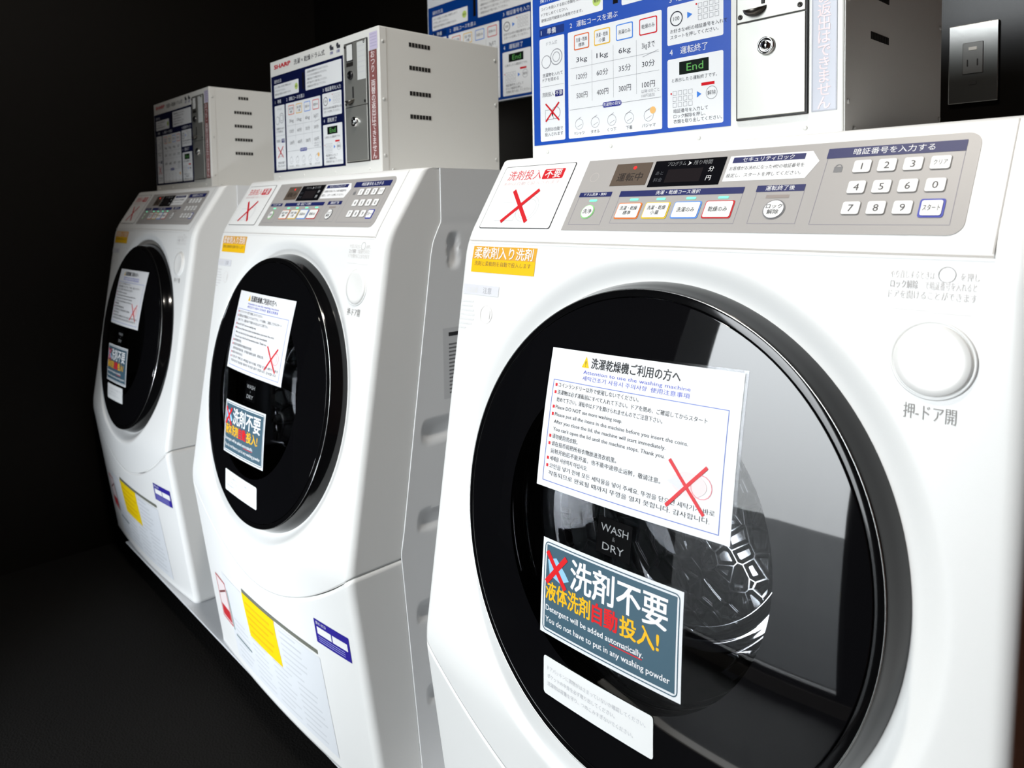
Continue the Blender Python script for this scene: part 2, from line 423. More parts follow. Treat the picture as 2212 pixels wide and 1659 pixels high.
    for i, (cx, s) in enumerate(zip((0.080, 0.106, 0.132, 0.158, 0.186), ('Yシャツ', 'タオル', 'くつ下', '下着', 'パジャマ'))):
        P.ring(cx, 0.0215, 0.0068, 0.0005, G, 3, 14); P.line((cx - 0.005, 0.026), (cx + 0.003, 0.030), 0.0006, G, 3); P.line((cx - 0.003, 0.018), (cx + 0.004, 0.021), 0.0005, G, 3)
        P.text(s, cx, 0.0085, 0.0036, K, 3, al='c')
    P.disc(0.192, 0.027, 0.004, gloss_ink((240, 190, 120)), 4)
    # right column
    P.ring(0.224, 0.1235, 0.0082, 0.0012, K, 3); P.text('100', 0.224, 0.1215, 0.0045, K, 3, al='c')
    P.poly([(0.238, 0.128), (0.2445, 0.1245), (0.238, 0.121)], gloss_ink((70, 130, 220)), 3)
    for i in range(4):
        for j in range(3): P.frame(0.2515 + i * 0.0068, 0.1165 + j * 0.0065, 0.2565 + i * 0.0068, 0.1215 + j * 0.0065, 0.0004, G, 3)
    P.disc(0.2495, 0.134, 0.001, R_, 4)
    tiny(P, ['お好きな4桁の暗証番号を入れて', 'スタートを押してください。'], 0.216, 0.1085, 0.0036, 0.0065, K)
    P.rect(0.2275, 0.0615, 0.2645, 0.0755, gloss_ink((22, 30, 26)), 3)
    P.text('End', 0.2475, 0.0645, 0.0088, gloss_ink((104, 176, 96)), 4, al='c', w=0.021)
    P.text('と表示したら運転終了です。', 0.218, 0.0545, 0.0034, K, 3)
    P.rect(0.2555, 0.0460, 0.2715, 0.0492, R_, 3)
    for i in range(4):
        for j in range(3): P.frame(0.219 + i * 0.0068, 0.0265 + j * 0.0065, 0.224 + i * 0.0068, 0.0315 + j * 0.0065, 0.0004, G, 3)
    P.disc(0.217, 0.042, 0.001, R_, 4)
    P.poly([(0.250, 0.041), (0.2555, 0.0375), (0.250, 0.034)], gloss_ink((70, 130, 220)), 3)
    P.ring(0.268, 0.0375, 0.007, 0.0006, G, 3); P.text('解除', 0.268, 0.0355, 0.0038, K, 3, al='c')
    tiny(P, ['暗証番号を入力して', 'ロック解除を押し、', '衣類を取り出してください。'], 0.220, 0.0205, 0.0036, 0.0058, K)
    if True:
        P.text('SHARP', 0.0155, 0.2135, 0.0085, gloss_ink((205, 30, 46)), 1, w=0.071, bold=0.03)
        P.text('洗濯 × 乾燥ドラム式', 0.102, 0.211, 0.0085, K, 1, w=0.123)
        for k in range(2):
            P.disc(0.248 + 0.024 * k, 0.2205, 0.0042, K, 1); P.rect(0.246 + 0.024 * k, 0.2145, 0.258 + 0.024 * k, 0.220, K, 2)
            P.text('自動', 0.245 + 0.024 * k, 0.207, 0.0045, gloss_ink((60, 66, 150)), 1)
    return P

def quad_fn(cu, cv, deg):
    c, s = math.cos(math.radians(deg)), math.sin(math.radians(deg))
    return lambda u, v, h: on_dome(cu + u * c - v * s, cv + u * s + v * c, 0.0006 + h)

def notice_print():
    P = Print(); w, h = 0.1085, 0.069
    P.grid(-w, -h, w, h, M((240, 241, 243), 0.35), 1, 12, 8)
    K = INKB; B = ink((90, 100, 200)); R_ = ink((222, 40, 50))
    P.poly([(-0.064, 0.0535), (-0.0545, 0.0535), (-0.05925, 0.0645)], ink((248, 200, 20)), 3); P.text('!', -0.0593, 0.0548, 0.0055, K, 4, al='c')
    P.text('洗濯乾燥機ご利用の方へ', -0.052, 0.0545, 0.0080, K, 3, w=0.102, bold=0.012)
    P.text('Attention to use the washing machine', 0.0, 0.0475, 0.0036, B, 3, al='c', w=0.122)
    P.text('세탁건조기 사용시 주의사항  使用注意事項', 0.0, 0.0415, 0.0036, B, 3, al='c', w=0.122)
    P.frame(-0.1005, -0.063, 0.0985, 0.0375, 0.0007, ink((110, 130, 205)), 3, n=8)
    L = [('■', 'コインランドリー以外で使用しないでください。', 0.104), ('■', '洗濯物は必ず運転前にすべて入れて下さい。ドアを閉め、ご確認してからスタート', 0.176), ('', '始めて下さい。運転中はドアを開けられませんのでご注意下さい。', 0.132),
         ('■', 'Please DO NOT use more washing soap.', 0.088), ('■', 'Please put all the items in the machine before you insert the coins.', 0.160), ('', 'After you close the lid, the machine will start immediately.', 0.138), ('', "You can't open the lid until the machine stops. Thank you.", 0.138),
         ('■', '请勿使用洗衣粉。', 0.036), ('■', '请在投币前把所有衣物放进洗衣机里。', 0.086), ('', '运转开始后不能开盖，也不能中途停止运转，敬请注意。', 0.136),
         ('■', '세제를 사용하지 마십시오.', 0.052), ('■', '코인을 넣기 전에 모든 세탁물을 넣어 주세요. 뚜껑을 닫으면 세탁기가 바로', 0.190), ('', '작동되므로 완료될 때까지 뚜껑을 열지 못합니다. 감사합니다.', 0.186)]
    y = 0.0308
    for i, (b_, s, ww) in enumerate(L):
        if b_: P.rect(-0.097, y, -0.0942, y + 0.0030, R_, 3)
        P.text(s, -0.0925, y, 0.0037, K, 3, w=ww * 0.98); y -= 0.00725
    P.disc(0.068, -0.029, 0.017, ink((250, 224, 224)), 4, ry=0.010); P.ring(0.080, -0.029, 0.010, 0.0007, ink((240, 150, 160)), 5, 16)
    P.poly([(0.047, -0.030), (0.062, -0.022), (0.062, -0.036)], ink((226, 226, 240)), 5)
    P.cross(0.048, -0.051, 0.084, -0.012, 0.0030, R_, 6)
    return P
def detergent_print():
    P = Print(); w, h = 0.0815, 0.0455
    P.grid(-w, -h, w, h, M((236, 238, 240), 0.3), 1, 10, 6)
    T = ink((66, 96, 112)); Wt = ink((244, 245, 246)); Y = ink((250, 190, 20)); R_ = ink((225, 24, 30))
    P.frame(-w + 0.003, -h + 0.003, w - 0.003, h - 0.003, 0.001, T, 3, r=0.005, n=8)
    P.grid(-w + 0.0058, -h + 0.0058, w - 0.0058, h - 0.0058, T, 2, 10, 6)
    P.poly([(-0.0735, 0.026), (-0.062, 0.030), (-0.050, 0.020), (-0.044, 0.0135), (-0.0555, 0.008), (-0.070, 0.012)], ink((150, 205, 240)), 4)
    P.cross(-0.0745, 0.004, -0.0485, 0.0335, 0.0050, R_, 5)
    P.text('洗剤不要', -0.042, 0.0105, 0.0220, Wt, 4, w=0.109, bold=0.016)
    P.text('液体洗剤', -0.0745, -0.0105, 0.0140, Y, 4, w=0.058, bold=0.020)
    P.text('自動', -0.0135, -0.0105, 0.0140, R_, 4, w=0.029, bold=0.028)
    P.text('投入!', 0.0185, -0.0105, 0.0140, Y, 4, w=0.041, bold=0.020)
    P.text('Detergent will be added automatically.', -0.0740, -0.0225, 0.0056, Wt, 4, w=0.118, bold=0.01)
    P.line((0.008, -0.0242), (0.043, -0.0242), 0.0009, R_, 5)
    P.text('You do not have to put in any washing powder', -0.0740, -0.0335, 0.0056, Wt, 4, w=0.145, bold=0.01)
    return P
def white_label_print():
    P = Print(); w, h = 0.0655, 0.0185
    P.grid(-w + 0.003, -h, w - 0.003, h, M((240, 241, 240), 0.4), 1, 10, 3); P.grid(-w, -h + 0.003, -w + 0.003, h - 0.003, M((240, 241, 240), 0.4), 1, 1, 3); P.grid(w - 0.003, -h + 0.003, w, h - 0.003, M((240, 241, 240), 0.4), 1, 1, 3)
    for a, b in ((-1, -1), (-1, 1), (1, -1), (1, 1)): P.poly([(a * (w - 0.003), b * (h - 0.003))] + [(a * (w - 0.003 + 0.003 * math.cos(t)), b * (h - 0.003 + 0.003 * math.sin(t))) for t in (0, PI / 8, PI / 4, 3 * PI / 8, PI / 2)], M((240, 241, 240), 0.4), 1)
    for i, s in enumerate(('ドアパッキンに異物がはさまっていないか確認してください。', 'ポケットの中身を必ず取り出してください。', '洗濯物は容量を守り、つめこみすぎないでください。')):
        P.text(s, -0.060, 0.006 - i * 0.0075, 0.0034, ink((196, 198, 202)), 3, w=(0.118, 0.085, 0.105)[i])
    return P

def dome_lam(P, fn, x0, y0, x1, y1):
    pass

# ================================================================== washing machine
ORG = (0.3, 0.36, 0.0)
def make_machine():
    root = empty('washing_machine', ORG)
    # ---- bodies
    shell(lambda x, t: (1.0083 + (seam_z(x) + 0.0012 - 1.0083) * t), 230, 150, [WHITE], 'front_cover', root, ORG, True, False, True, True)
    shell(lambda x, t: (seam_z(x) - 0.0012 + (0.0707 - seam_z(x) + 0.0012) * t), 50, 60, [WHITE], 'kick_panel', root, ORG, False, True, True, False)
    # ---- rear cabinet: sides with embossed ribs, top, back
    V = []; F = []
    YB = 0.66; ZT = 1.0113; Z0 = 0.068
    zs = sorted(set([Z0 + (ZT - Z0) * k / 160 for k in range(161)])); ny = 70
    dents = [(0.198, 0.885, 0.009, 0.022), (0.165, 0.611, 0.030, 0.013), (0.155, 0.477, 0.030, 0.013), (0.150, 0.335, 0.030, 0.013), (0.165, 0.201, 0.030, 0.013), (0.40, 0.60, 0.10, 0.015), (0.40, 0.45, 0.10, 0.015)]
    def inset(y, z):
        base = -0.0018 * min(1, max(0, (y - side_y(z) - 0.0002) / 0.0006))
        base += 0.0012 * max(0, 1 - abs(z - 0.926) / 0.004)
        for (cy, cz, ay, az) in dents:
            q = ((y - cy) / ay) ** 4 + ((z - cz) / az) ** 4
            if q < 1.6: base += 0.006 * (1 - min(1, q / 1.6)) ** 0.8
        return base
    for side in (0, 1):
        b = len(V)
        for z in zs:
            y0 = side_y(z)
            for k in range(ny + 1):
                s = k / ny; y = y0 + 0.0003 + (YB - y0) * (s ** 2.2)
                d = inset(y, z); V.append(((d if side == 0 else MW - d), y, z))
        n = ny + 1
        for i in range(len(zs) - 1):
            for k in range(ny):
                q = (b + i * n + k, b + i * n + k + 1, b + (i + 1) * n + k + 1, b + (i + 1) * n + k)
                F.append(q if side == 1 else q[::-1])
    b = len(V); V += [(0, 0.1755, ZT), (MW, 0.1755, ZT), (MW, YB, ZT), (0, YB, ZT), (0, YB, Z0), (MW, YB, Z0), (MW, 0.118, Z0), (0, 0.118, Z0)]
    F += [(b, b + 1, b + 2, b + 3), (b + 3, b + 2, b + 5, b + 4), (b + 4, b + 5, b + 6, b + 7)]
    rc = mesh_obj('rear_cabinet', V, F, [SIDEW], None, root, ORG, True)
    md = rc.modifiers.new('edge', 'EDGE_SPLIT'); md.split_angle = math.radians(40)
    # rating label on the right side
    P = Print(); P.rect(0.175, 0.655, 0.245, 0.765, M((216, 217, 219), 0.4), 1)
    P.rect(0.186, 0.752, 0.240, 0.758, INKB, 2)
    for k in range(14): P.rect(0.186, 0.738 - k * 0.0058, 0.186 + 0.05 * random.uniform(0.6, 1), 0.7405 - k * 0.0058, INKG, 2)
    P.build('rating_label', lambda u, v, h: (MW + 0.0018 + h, u, v), root, ORG)
    # feet
    for fx in (0.05, 0.55):
        for fy in (0.15, 0.60):
            bm = bmesh.new(); lathe(bm, [(0, 0.0680), (0.022, 0.0680), (0.022, 0.072), (0, 0.072)], lambda u, v, h, fx=fx, fy=fy: (fx + u, fy + v, h), 24)
            bm_obj('foot', bm, M((40, 40, 42), 0.6), root, ORG)
    # ---- console seams: thin strips with the groove shade put into their grey
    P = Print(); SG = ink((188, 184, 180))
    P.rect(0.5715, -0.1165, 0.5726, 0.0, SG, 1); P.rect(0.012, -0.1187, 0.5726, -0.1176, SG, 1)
    P.build('console_seam_shade', on_console, root, ORG)
    # ---- control panel
    GREY = M((170, 166, 163), 0.42)
    P = Print()
    x0, x1, y0, y1, r = 0.1585, 0.551, -0.1020, -0.0095, 0.011
    pts = [(x0, y0)]
    pts += [(x1 - r + r * math.sin(a), y0 + r - r * math.cos(a)) for a in [math.radians(18 * k) for k in range(6)]]
    pts += [(x1 - r + r * math.cos(a), y1 - r + r * math.sin(a)) for a in [math.radians(18 * k) for k in range(6)]]
    pts += [(x0, y1)]
    P.poly(pts, GREY, 2)
    LINE = ink((130, 128, 140)); NV = ink((24, 33, 92))
    def header(a, b, yt, yb, s, hh): P.rect(a, -yb, b, -yt, NV, 4, r=0.0005); P.text(s, (a + b) / 2, -(yt + yb) / 2 - hh * 0.45, hh, PW, 5, al='c')
    for a, b, t, bt in ((0.1655, 0.2105, 0.0595, 0.0948), (0.2228, 0.3662, 0.060, 0.0930), (0.3795, 0.4240, 0.0590, 0.0928), (0.4360, 0.5415, 0.0262, 0.0934)):
        P.frame(a, -bt, b, -t, 0.0004, LINE, 3)
    header(0.1650, 0.2107, 0.0533, 0.0592, 'ドラム洗浄・無料', 0.0030)
    header(0.2220, 0.3662, 0.0530, 0.0602, '洗濯・乾燥コース選択', 0.0038)
    header(0.3785, 0.4236, 0.0524, 0.0592, '運転終了後', 0.0040)
    header(0.4350, 0.5415, 0.0164, 0.0268, '暗証番号を入力する', 0.0052)
    for sx, s in ((0.176, ''),): P.ring(0.176, -0.033, 0.006, 0.0004, ink((196, 190, 184)), 3)
    # arrow note
    P.poly([(0.3405, -0.0172), (0.4210, -0.0172), (0.4293, -0.0285), (0.4205, -0.0461), (0.3400, -0.0461)], PW, 4)
    P.rect(0.3445, -0.0255, 0.4155, -0.0190, NV, 5); P.text('セキュリティロック', 0.380, -0.0243, 0.0042, PW, 6, al='c')
    P.text('お客様がお決めになった4桁の暗証番号を', 0.3435, -0.0335, 0.0036, INKB, 5, w=0.073)
    P.text('設定し、スタートを押してください。', 0.3425, -0.0415, 0.0036, INKB, 5, w=0.073)
    # padlock symbol
    P.rect(0.4440, -0.0415, 0.4512, -0.0360, INKG, 4); P.ring(0.4476, -0.0362, 0.0030, 0.0009, INKG, 4, 12, 0, 180)
    # indicator lamps above the course buttons
    GL = M((120, 240, 190), 0.4, emit=0.5)
    for cx in (0.1885, 0.2440, 0.2775, 0.3125, 0.3475): P.rect(cx - 0.0055, -0.0655, cx + 0.0055, -0.0628, GL, 5, r=0.001)
    P.rect(0.3900, -0.0662, 0.4115, -0.0628, ink((150, 140, 134)), 4)
    cp = P.build('control_panel', on_console, root, ORG)
    tag(cp, 'grey printed control panel')
    def button(name, cx, cy, w, h, edge, face, lines, th, round_=False, tw=None, inkc=None, ew=0.0012):
        Q = Print(); HB = 0.0016
        K = inkc or INKB
        if round_:
            Q.disc(cx, cy, w / 2, edge, 6); Q.disc(cx, cy, w / 2 - ew, face, 11)
        else:
            Q.rect(cx - w / 2, cy - h / 2, cx + w / 2, cy + h / 2, edge, 6, r=0.0022); Q.rect(cx - w / 2 + ew, cy - h / 2 + ew, cx + w / 2 - ew, cy + h / 2 - ew, face, 11, r=0.0018)
            # raised rim
        n = len(lines)
        for i, s in enumerate(lines): Q.text(s, cx, cy - th * 0.5 + (n - 1) * th * 0.72 - i * th * 1.44, th, K, 13, al='c', w=tw[i] if tw else None)
        return Q.build(name, on_console, cp, ORG)
    KF = M((240, 240, 238), 0.4)
    # indicator and display windows
    Q = Print(); Q.rect(0.2027, -0.0460, 0.2500, -0.0175, M((98, 86, 76), 0.2), 5); Q.text('運転中', 0.2262, -0.0395, 0.0085, ink((44, 36, 32)), 7, al='c'); Q.disc(0.2290, -0.0235, 0.0022, M((235, 40, 40), 0.4, emit=0.8), 7)
    Q.build('indicator_window', on_console, cp, ORG)
    Q = Print(); Q.rect(0.2538, -0.0492, 0.3367, -0.0170, M((16, 16, 20), 0.15), 5); Q.rect(0.273, -0.0445, 0.314, -0.0285, M((34, 30, 32), 0.15), 6)
    GR = ink((120, 122, 124)); Q.text('プログラム', 0.270, -0.0240, 0.0042, GR, 7, w=0.022); Q.text('残り時間', 0.301, -0.0240, 0.0042, GR, 7, w=0.021)
    Q.poly([(0.2945, -0.0195), (0.2985, -0.0220), (0.2945, -0.0250), (0.2960, -0.0220)], PW, 7)
    Q.text('分', 0.3235, -0.0330, 0.0048, PW, 7, al='c'); Q.text('円', 0.3235, -0.0435, 0.0048, PW, 7, al='c')
    Q.text('あと', 0.259, -0.0345, 0.0040, ink((70, 72, 78)), 7); Q.text('料金', 0.259, -0.0430, 0.0040, ink((70, 72, 78)), 7)
    Q.build('display_window', on_console, cp, ORG)
    button('course_button', 0.2415, -0.0780, 0.0305, 0.0195, ORANGE, KF, ['洗濯・乾燥', '標準'], 0.0040, tw=(0.022, 0.010))
    button('course_button', 0.2762, -0.0778, 0.0300, 0.0195, YELLOW, KF, ['洗濯・乾燥', '小量'], 0.0040, tw=(0.022, 0.010))
    button('course_button', 0.3112, -0.0777, 0.0308, 0.0195, SKY, KF, ['洗濯のみ'], 0.0044, tw=(0.020,))
    button('course_button', 0.3460, -0.0775, 0.0305, 0.0197, RED, KF, ['乾燥のみ'], 0.0044, tw=(0.020,))
    button('round_button', 0.1868, -0.0785, 0.0180, 0, ink((150, 220, 140)), KF, ['洗浄'], 0.0046, True)
    button('round_button', 0.4012, -0.0782, 0.0205, 0, INKG, KF, ['ロック', '解除'], 0.0040, True)
    keys = ['1', '2', '3', 'クリア', '4', '5', '6', '0', '7', '8', '9', 'スタート']
    for i, s in enumerate(keys):
        cx = 0.4672 + 0.01955 * (i % 4); cy = (-0.0369, -0.0576, -0.0778)[i // 4]
        if s == 'スタート': button('keypad_key', 0.5268, -0.0785, 0.0178, 0.0168, ink((60, 70, 170)), KF, [s], 0.0046, tw=(0.012,), ew=0.0016)
        elif s == 'クリア': button('keypad_key', cx, cy, 0.0150, 0.0130, ink((150, 146, 142)), KF, [s], 0.0042, tw=(0.0098,), ew=0.0005, inkc=INKG)
        else: button('keypad_key', cx, cy, 0.0148, 0.0130, ink((150, 146, 142)), KF, [s], 0.0068, ew=0.0005, inkc=ink((70, 66, 66)))
    # ---- "no detergent" sticker on the console
    P = Print()
    P.rect(0.0185, -0.1008, 0.1395, -0.0095, INKB, 2, r=0.003); P.rect(0.0194, -0.0999, 0.1386, -0.0104, M((242, 242, 240), 0.4), 4, r=0.0026)
    P.text('洗剤投入', 0.0310, -0.0300, 0.0115, ink((214, 60, 66)), 6, w=0.059); P.rect(0.0920, -0.0315, 0.1258, -0.0172, RED, 6, r=0.002); P.text('不要', 0.1089, -0.0292, 0.0098, PW, 8, al='c', w=0.026, bold=0.01)
    P.text('洗剤は自動で投入されます', 0.0270, -0.0385, 0.0040, PINKG, 6, w=0.098)
    P.rect(0.041, -0.0905, 0.074, -0.0630, LG, 5); P.rect(0.0418, -0.0897, 0.0732, -0.0638, PW, 6)
    for rr in (0.018, 0.014): P.ring(0.090, -0.0735, rr, 0.0008, LG, 5)
    P.cross(0.0540, -0.0918, 0.0975, -0.0468, 0.0052, RED, 8)
    P.build('detergent_warning_sticker', on_console, root, ORG)
    # ---- front face prints
    P = Print(); G0 = M((226, 168, 54), 0.4); G1 = M((250, 196, 24), 0.4)
    P.rect(0.0215, -0.0375, 0.1315, -0.0215, G1, 2, nx=6); P.rect(0.0215, -0.0215, 0.1315, -0.0060, G0, 2, nx=6)
    P.text('柔軟剤入り洗剤', 0.0255, -0.0195, 0.0110, ink((250, 238, 226)), 4, w=0.101, bold=0.012)
    P.text('洗剤と柔軟剤を自動で投入します', 0.0270, -0.0290, 0.0045, ink((150, 126, 60)), 4, w=0.098)
    P.build('softener_sticker', on_front, root, ORG)
    P = Print(); LGR = ink((222, 222, 226)); LG2 = ink((226, 224, 222))
    P.rect(0.0110, -0.0650, 0.0762, -0.0528, LGR, 2, nx=4); P.text('お洗濯', 0.0185, -0.0620, 0.0050, LG2, 3); P.text('注意', 0.0480, -0.0620, 0.0060, ink((170, 170, 176)), 3)
    for k in range(7): P.rect(0.0110, -0.0745 - k * 0.0054, 0.0110 + (0.022, 0.020, 0.024, 0.026, 0.025, 0.022, 0.012)[k], -0.0722 - k * 0.0054, ink((228, 227, 226)), 2)
    P.ring(0.058, -0.087, 0.011, 0.0008, ink((230, 226, 224)), 2); P.line((0.064, -0.082), (0.064, -0.092), 0.002, ink((226, 224, 222)), 2)
    P.build('caution_sticker', on_front, root, ORG)
    P = Print(); LT = ink((216, 213, 211))
    P.text('やり直しするときは', 0.5070, -0.0165, 0.0050, LT, 2, w=0.030); P.text('を押し', 0.5535, -0.0165, 0.0050, LT, 2, w=0.012); P.ring(0.5450, -0.0130, 0.0058, 0.0005, ink((170, 168, 168)), 2)
    P.text('ロック解除', 0.5075, -0.0238, 0.0050, ink((176, 172, 172)), 2, w=0.019); P.text('で暗証番号を入れると', 0.5310, -0.0238, 0.0050, LT, 2, w=0.033)
    P.text('ドアを開けることができます', 0.5065, -0.0312, 0.0050, LT, 2, w=0.058)
    P.rect(0.5050, -0.0400, 0.5350, -0.0396, LT, 2); P.rect(0.5360, -0.0410, 0.5620, -0.0406, LT, 2)
    P.build('door_lock_lettering', on_front, root, ORG); P = Print()
    P.text('押-ドア開', 0.5400, -0.1165, 0.0088, ink((148, 146, 144)), 2, al='c', w=0.034)
    P.build('door_button_lettering', on_front, root, ORG)
    # ---- round door button
    bd = 0.0745; bz = 0.9082 + FE.z * bd; byy = front_y(0.5395, bz)
    def bfr(u, v, h): p = Vector((0.5395, byy, bz)) + Vector((u, 0, 0)) + EV * v + EN * h; return (p.x, p.y, p.z)
    bm = bmesh.new()
    lathe(bm, [(0.0285, -0.004), (0.0285, 0.0008), (0.0275, 0.0016), (0.0265, 0.0008), (0.0264, -0.0015)], bfr, 64)
    ring = bm_obj('button_surround', bm, WHITE, root, ORG, True)
    bm = bmesh.new()
    lathe(bm, [(0.0256, -0.004), (0.0256, 0.0022), (0.0248, 0.0032), (0.020, 0.0030), (0.010, 0.0020), (0, 0.0016)], bfr, 64)
    bm_obj('door_button', bm, M((240, 239, 236), 0.3), root, ORG, True)
    # ---- kick panel stickers
    P = Print()
    P.grid(0.220, 0.183, 0.350, 0.270, M((250, 214, 12), 0.4), 3, 8, 5)
    for k in range(5): P.rect(0.230, 0.252 - k * 0.014, 0.230 + (0.10, 0.11, 0.085, 0.10, 0.09)[k], 0.2555 - k * 0.014, ink((226, 180, 10)), 4, nx=4)
    P.build('yellow_sticker', on_kick, root, ORG)
    P = Print(); BL = M((48, 38, 150), 0.4)
    P.grid(0.493, 0.2945, 0.579, 0.3340, BL, 2, 6, 3); P.rect(0.499, 0.3105, 0.535, 0.3225, PW, 4, nx=3); P.rect(0.538, 0.3105, 0.574, 0.3225, PW, 4, nx=3)
    P.text('節水 ECO', 0.498, 0.3265, 0.0045, PW, 4)
    for k in range(3): P.rect(0.500, 0.2985 + k * 0.0036, 0.566, 0.2998 + k * 0.0036, ink((150, 150, 210)), 4, nx=3)
    P.build('blue_sticker', on_kick, root, ORG)
    P = Print()
    P.grid(0.112, 0.090, 0.492, 0.266, M((228, 231, 235), 0.4), 1, 14, 7); P.rect(0.222, 0.2705, 0.488, 0.2775, ink((112, 114, 104)), 2, nx=10)
    for k in range(15):
        x = 0.36 if k < 7 else 0.13
        n = 2 if k < 7 else 4
        for q in range(n):
            a = x + q * 0.088 + 0.004; ll = random.uniform(0.05, 0.08); yy = 0.257 - k * 0.0112
            if a + ll < 0.488: P.rect(a, yy, a + ll, yy + 0.0030, ink((208, 211, 215)), 2, nx=3)
    P.rect(0.128, 0.140, 0.205, 0.1435, ink((84, 110, 112)), 3, nx=4)
    P.build('instruction_sticker', on_kick, root, ORG)
    P = Print()
    P.grid(0.060, 0.152, 0.118, 0.244, M((238, 226, 226), 0.4), 2, 4, 5); P.frame(0.060, 0.152, 0.118, 0.244, 0.003, ink((196, 70, 74)), 4, n=4)
    P.rect(0.066, 0.158, 0.112, 0.182, ink((196, 40, 48)), 4, nx=4); P.line((0.066, 0.205), (0.112, 0.226), 0.004, ink((120, 60, 60)), 4, 4)
    P.rect(0.123, 0.150, 0.126, 0.232, ink((90, 140, 120)), 4)
    P.build('red_warning_sticker', on_kick, root, ORG)
    # ---- door
    bm = bmesh.new()
    dh = dome_h
    lathe(bm, [(0.2168, 0.0100), (0.2169, dh(0.2169) - 0.0008), (0.2173, dh(0.2173) - 0.0001), (0.2178, dh(0.2178)), (0.2204, dh(0.2204)), (0.2230, dh(0.2230)), (0.2238, dh(0.2238) - 0.0002), (0.2250, dh(0.2250) - 0.0012), (0.2260, 0.0120), (0.2290, 0.0050), (0.2330, -0.0040), (0.2345, -0.0130), (0.2345, -0.0260), (0.150, -0.0260)], dfr, 160)
    door = bm_obj('door', bm, BLACKG, root, ORG, True)
    tag(door, 'round black door')
    bm = bmesh.new()
    lathe(bm, [(0.2243 + 0.0006 * math.cos(a), dome_h(0.2243) - 0.0004 + 0.0005 * math.sin(a)) for a in [2 * PI * k / 8 for k in range(9)]], dfr, 160)
    bm_obj('trim_ring', bm, M((210, 210, 208), 0.25, 1.0), door, ORG, True)
    bm = bmesh.new()
    RW = 0.146
    rr = [0.2154 - (0.2154 - RW) * k / 8 for k in range(9)]
    lathe(bm, [(0.2163, 0.0120), (0.2163, dome_h(0.2163) - 0.0005), (0.2161, dome_h(0.2161) - 0.0001), (0.2158, dome_h(0.2158))] + [(r, dome_h(r)) for r in rr], dfr, 160)
    bm_obj('glass_border', bm, DOORG, door, ORG, True)
    bm = bmesh.new()
    lathe(bm, [(RW * (1 - k / 10), dome_h(RW * (1 - k / 10))) for k in range(11)], dfr, 128)
    bm_obj('glass_pane', bm, TINT, door, ORG, True)
    bm = bmesh.new()
    lathe(bm, [(0.150, 0.022), (0.147, 0.020), (0.140, 0.004), (0.131, -0.035), (0.124, -0.075), (0.114, -0.096), (0.095, -0.108), (0.05, -0.115), (0, -0.117)], dfr, 96)
    bm_obj('glass_bowl', bm, BOWL, door, ORG, True)
    P = Print(); P.rect(-0.0208, -0.0200, 0.0180, 0.0128, M((6, 6, 7), 0.2), 1)
    LT = ink((150, 152, 154)); P.text('WASH', -0.0014, 0.0005, 0.0070, LT, 2, al='c', w=0.0315); P.text('&', -0.0014, -0.0060, 0.0040, ink((90, 92, 94)), 2, al='c'); P.text('DRY', -0.0014, -0.0160, 0.0070, LT, 2, al='c', w=0.0245)
    P.build('wash_and_dry_label', lambda u, v, h: on_dome(u, v, 0.0004 + h), door, ORG)
    # ---- gasket and drum behind the glass
    bm = bmesh.new()
    lathe(bm, [(0.232, -0.014), (0.214, -0.022), (0.200, -0.027), (0.186, -0.040), (0.176, -0.060), (0.170, -0.075), (0.176, -0.085), (0.20, -0.085)], dfr, 96)
    bm_obj('door_gasket', bm, M((58, 60, 64), 0.45), root, ORG, True)
    bm = bmesh.new()
    lathe(bm, [(0.172, -0.092), (0.196, -0.092), (0.205, -0.098), (0.208, -0.12), (0.208, -0.37), (0.198, -0.385), (0.10, -0.392), (0.0, -0.392)], dfr, 96)
    drum = bm_obj('drum', bm, DRUM, root, ORG, True)
    for k in range(3):
        a0 = math.radians(60 + 120 * k); bm = bmesh.new(); n = 12; rings = []
        for j in range(n + 1):
            h = -0.11 - 0.25 * j / n; tw = 0.16 * math.sin(j / n * PI * 1.2)
            ring = []
            for q in range(7):
                s = q / 6 * 2 - 1; da = s * 0.13; rr = 0.206 - 0.045 * (1 - s * s) * (0.6 + 0.4 * math.sin(PI * j / n))
                ring.append(bm.verts.new(dfr(rr * math.cos(a0 + da + tw), rr * math.sin(a0 + da + tw), h)))
            rings.append(ring)
        for a, b in zip(rings[:-1], rings[1:]):
            for q in range(6): bm.faces.new((a[q], a[q + 1], b[q + 1], b[q]))
        bm_obj('drum_lifter', bm, M((120, 122, 126), 0.3, 0.9), drum, ORG, True)
    return root

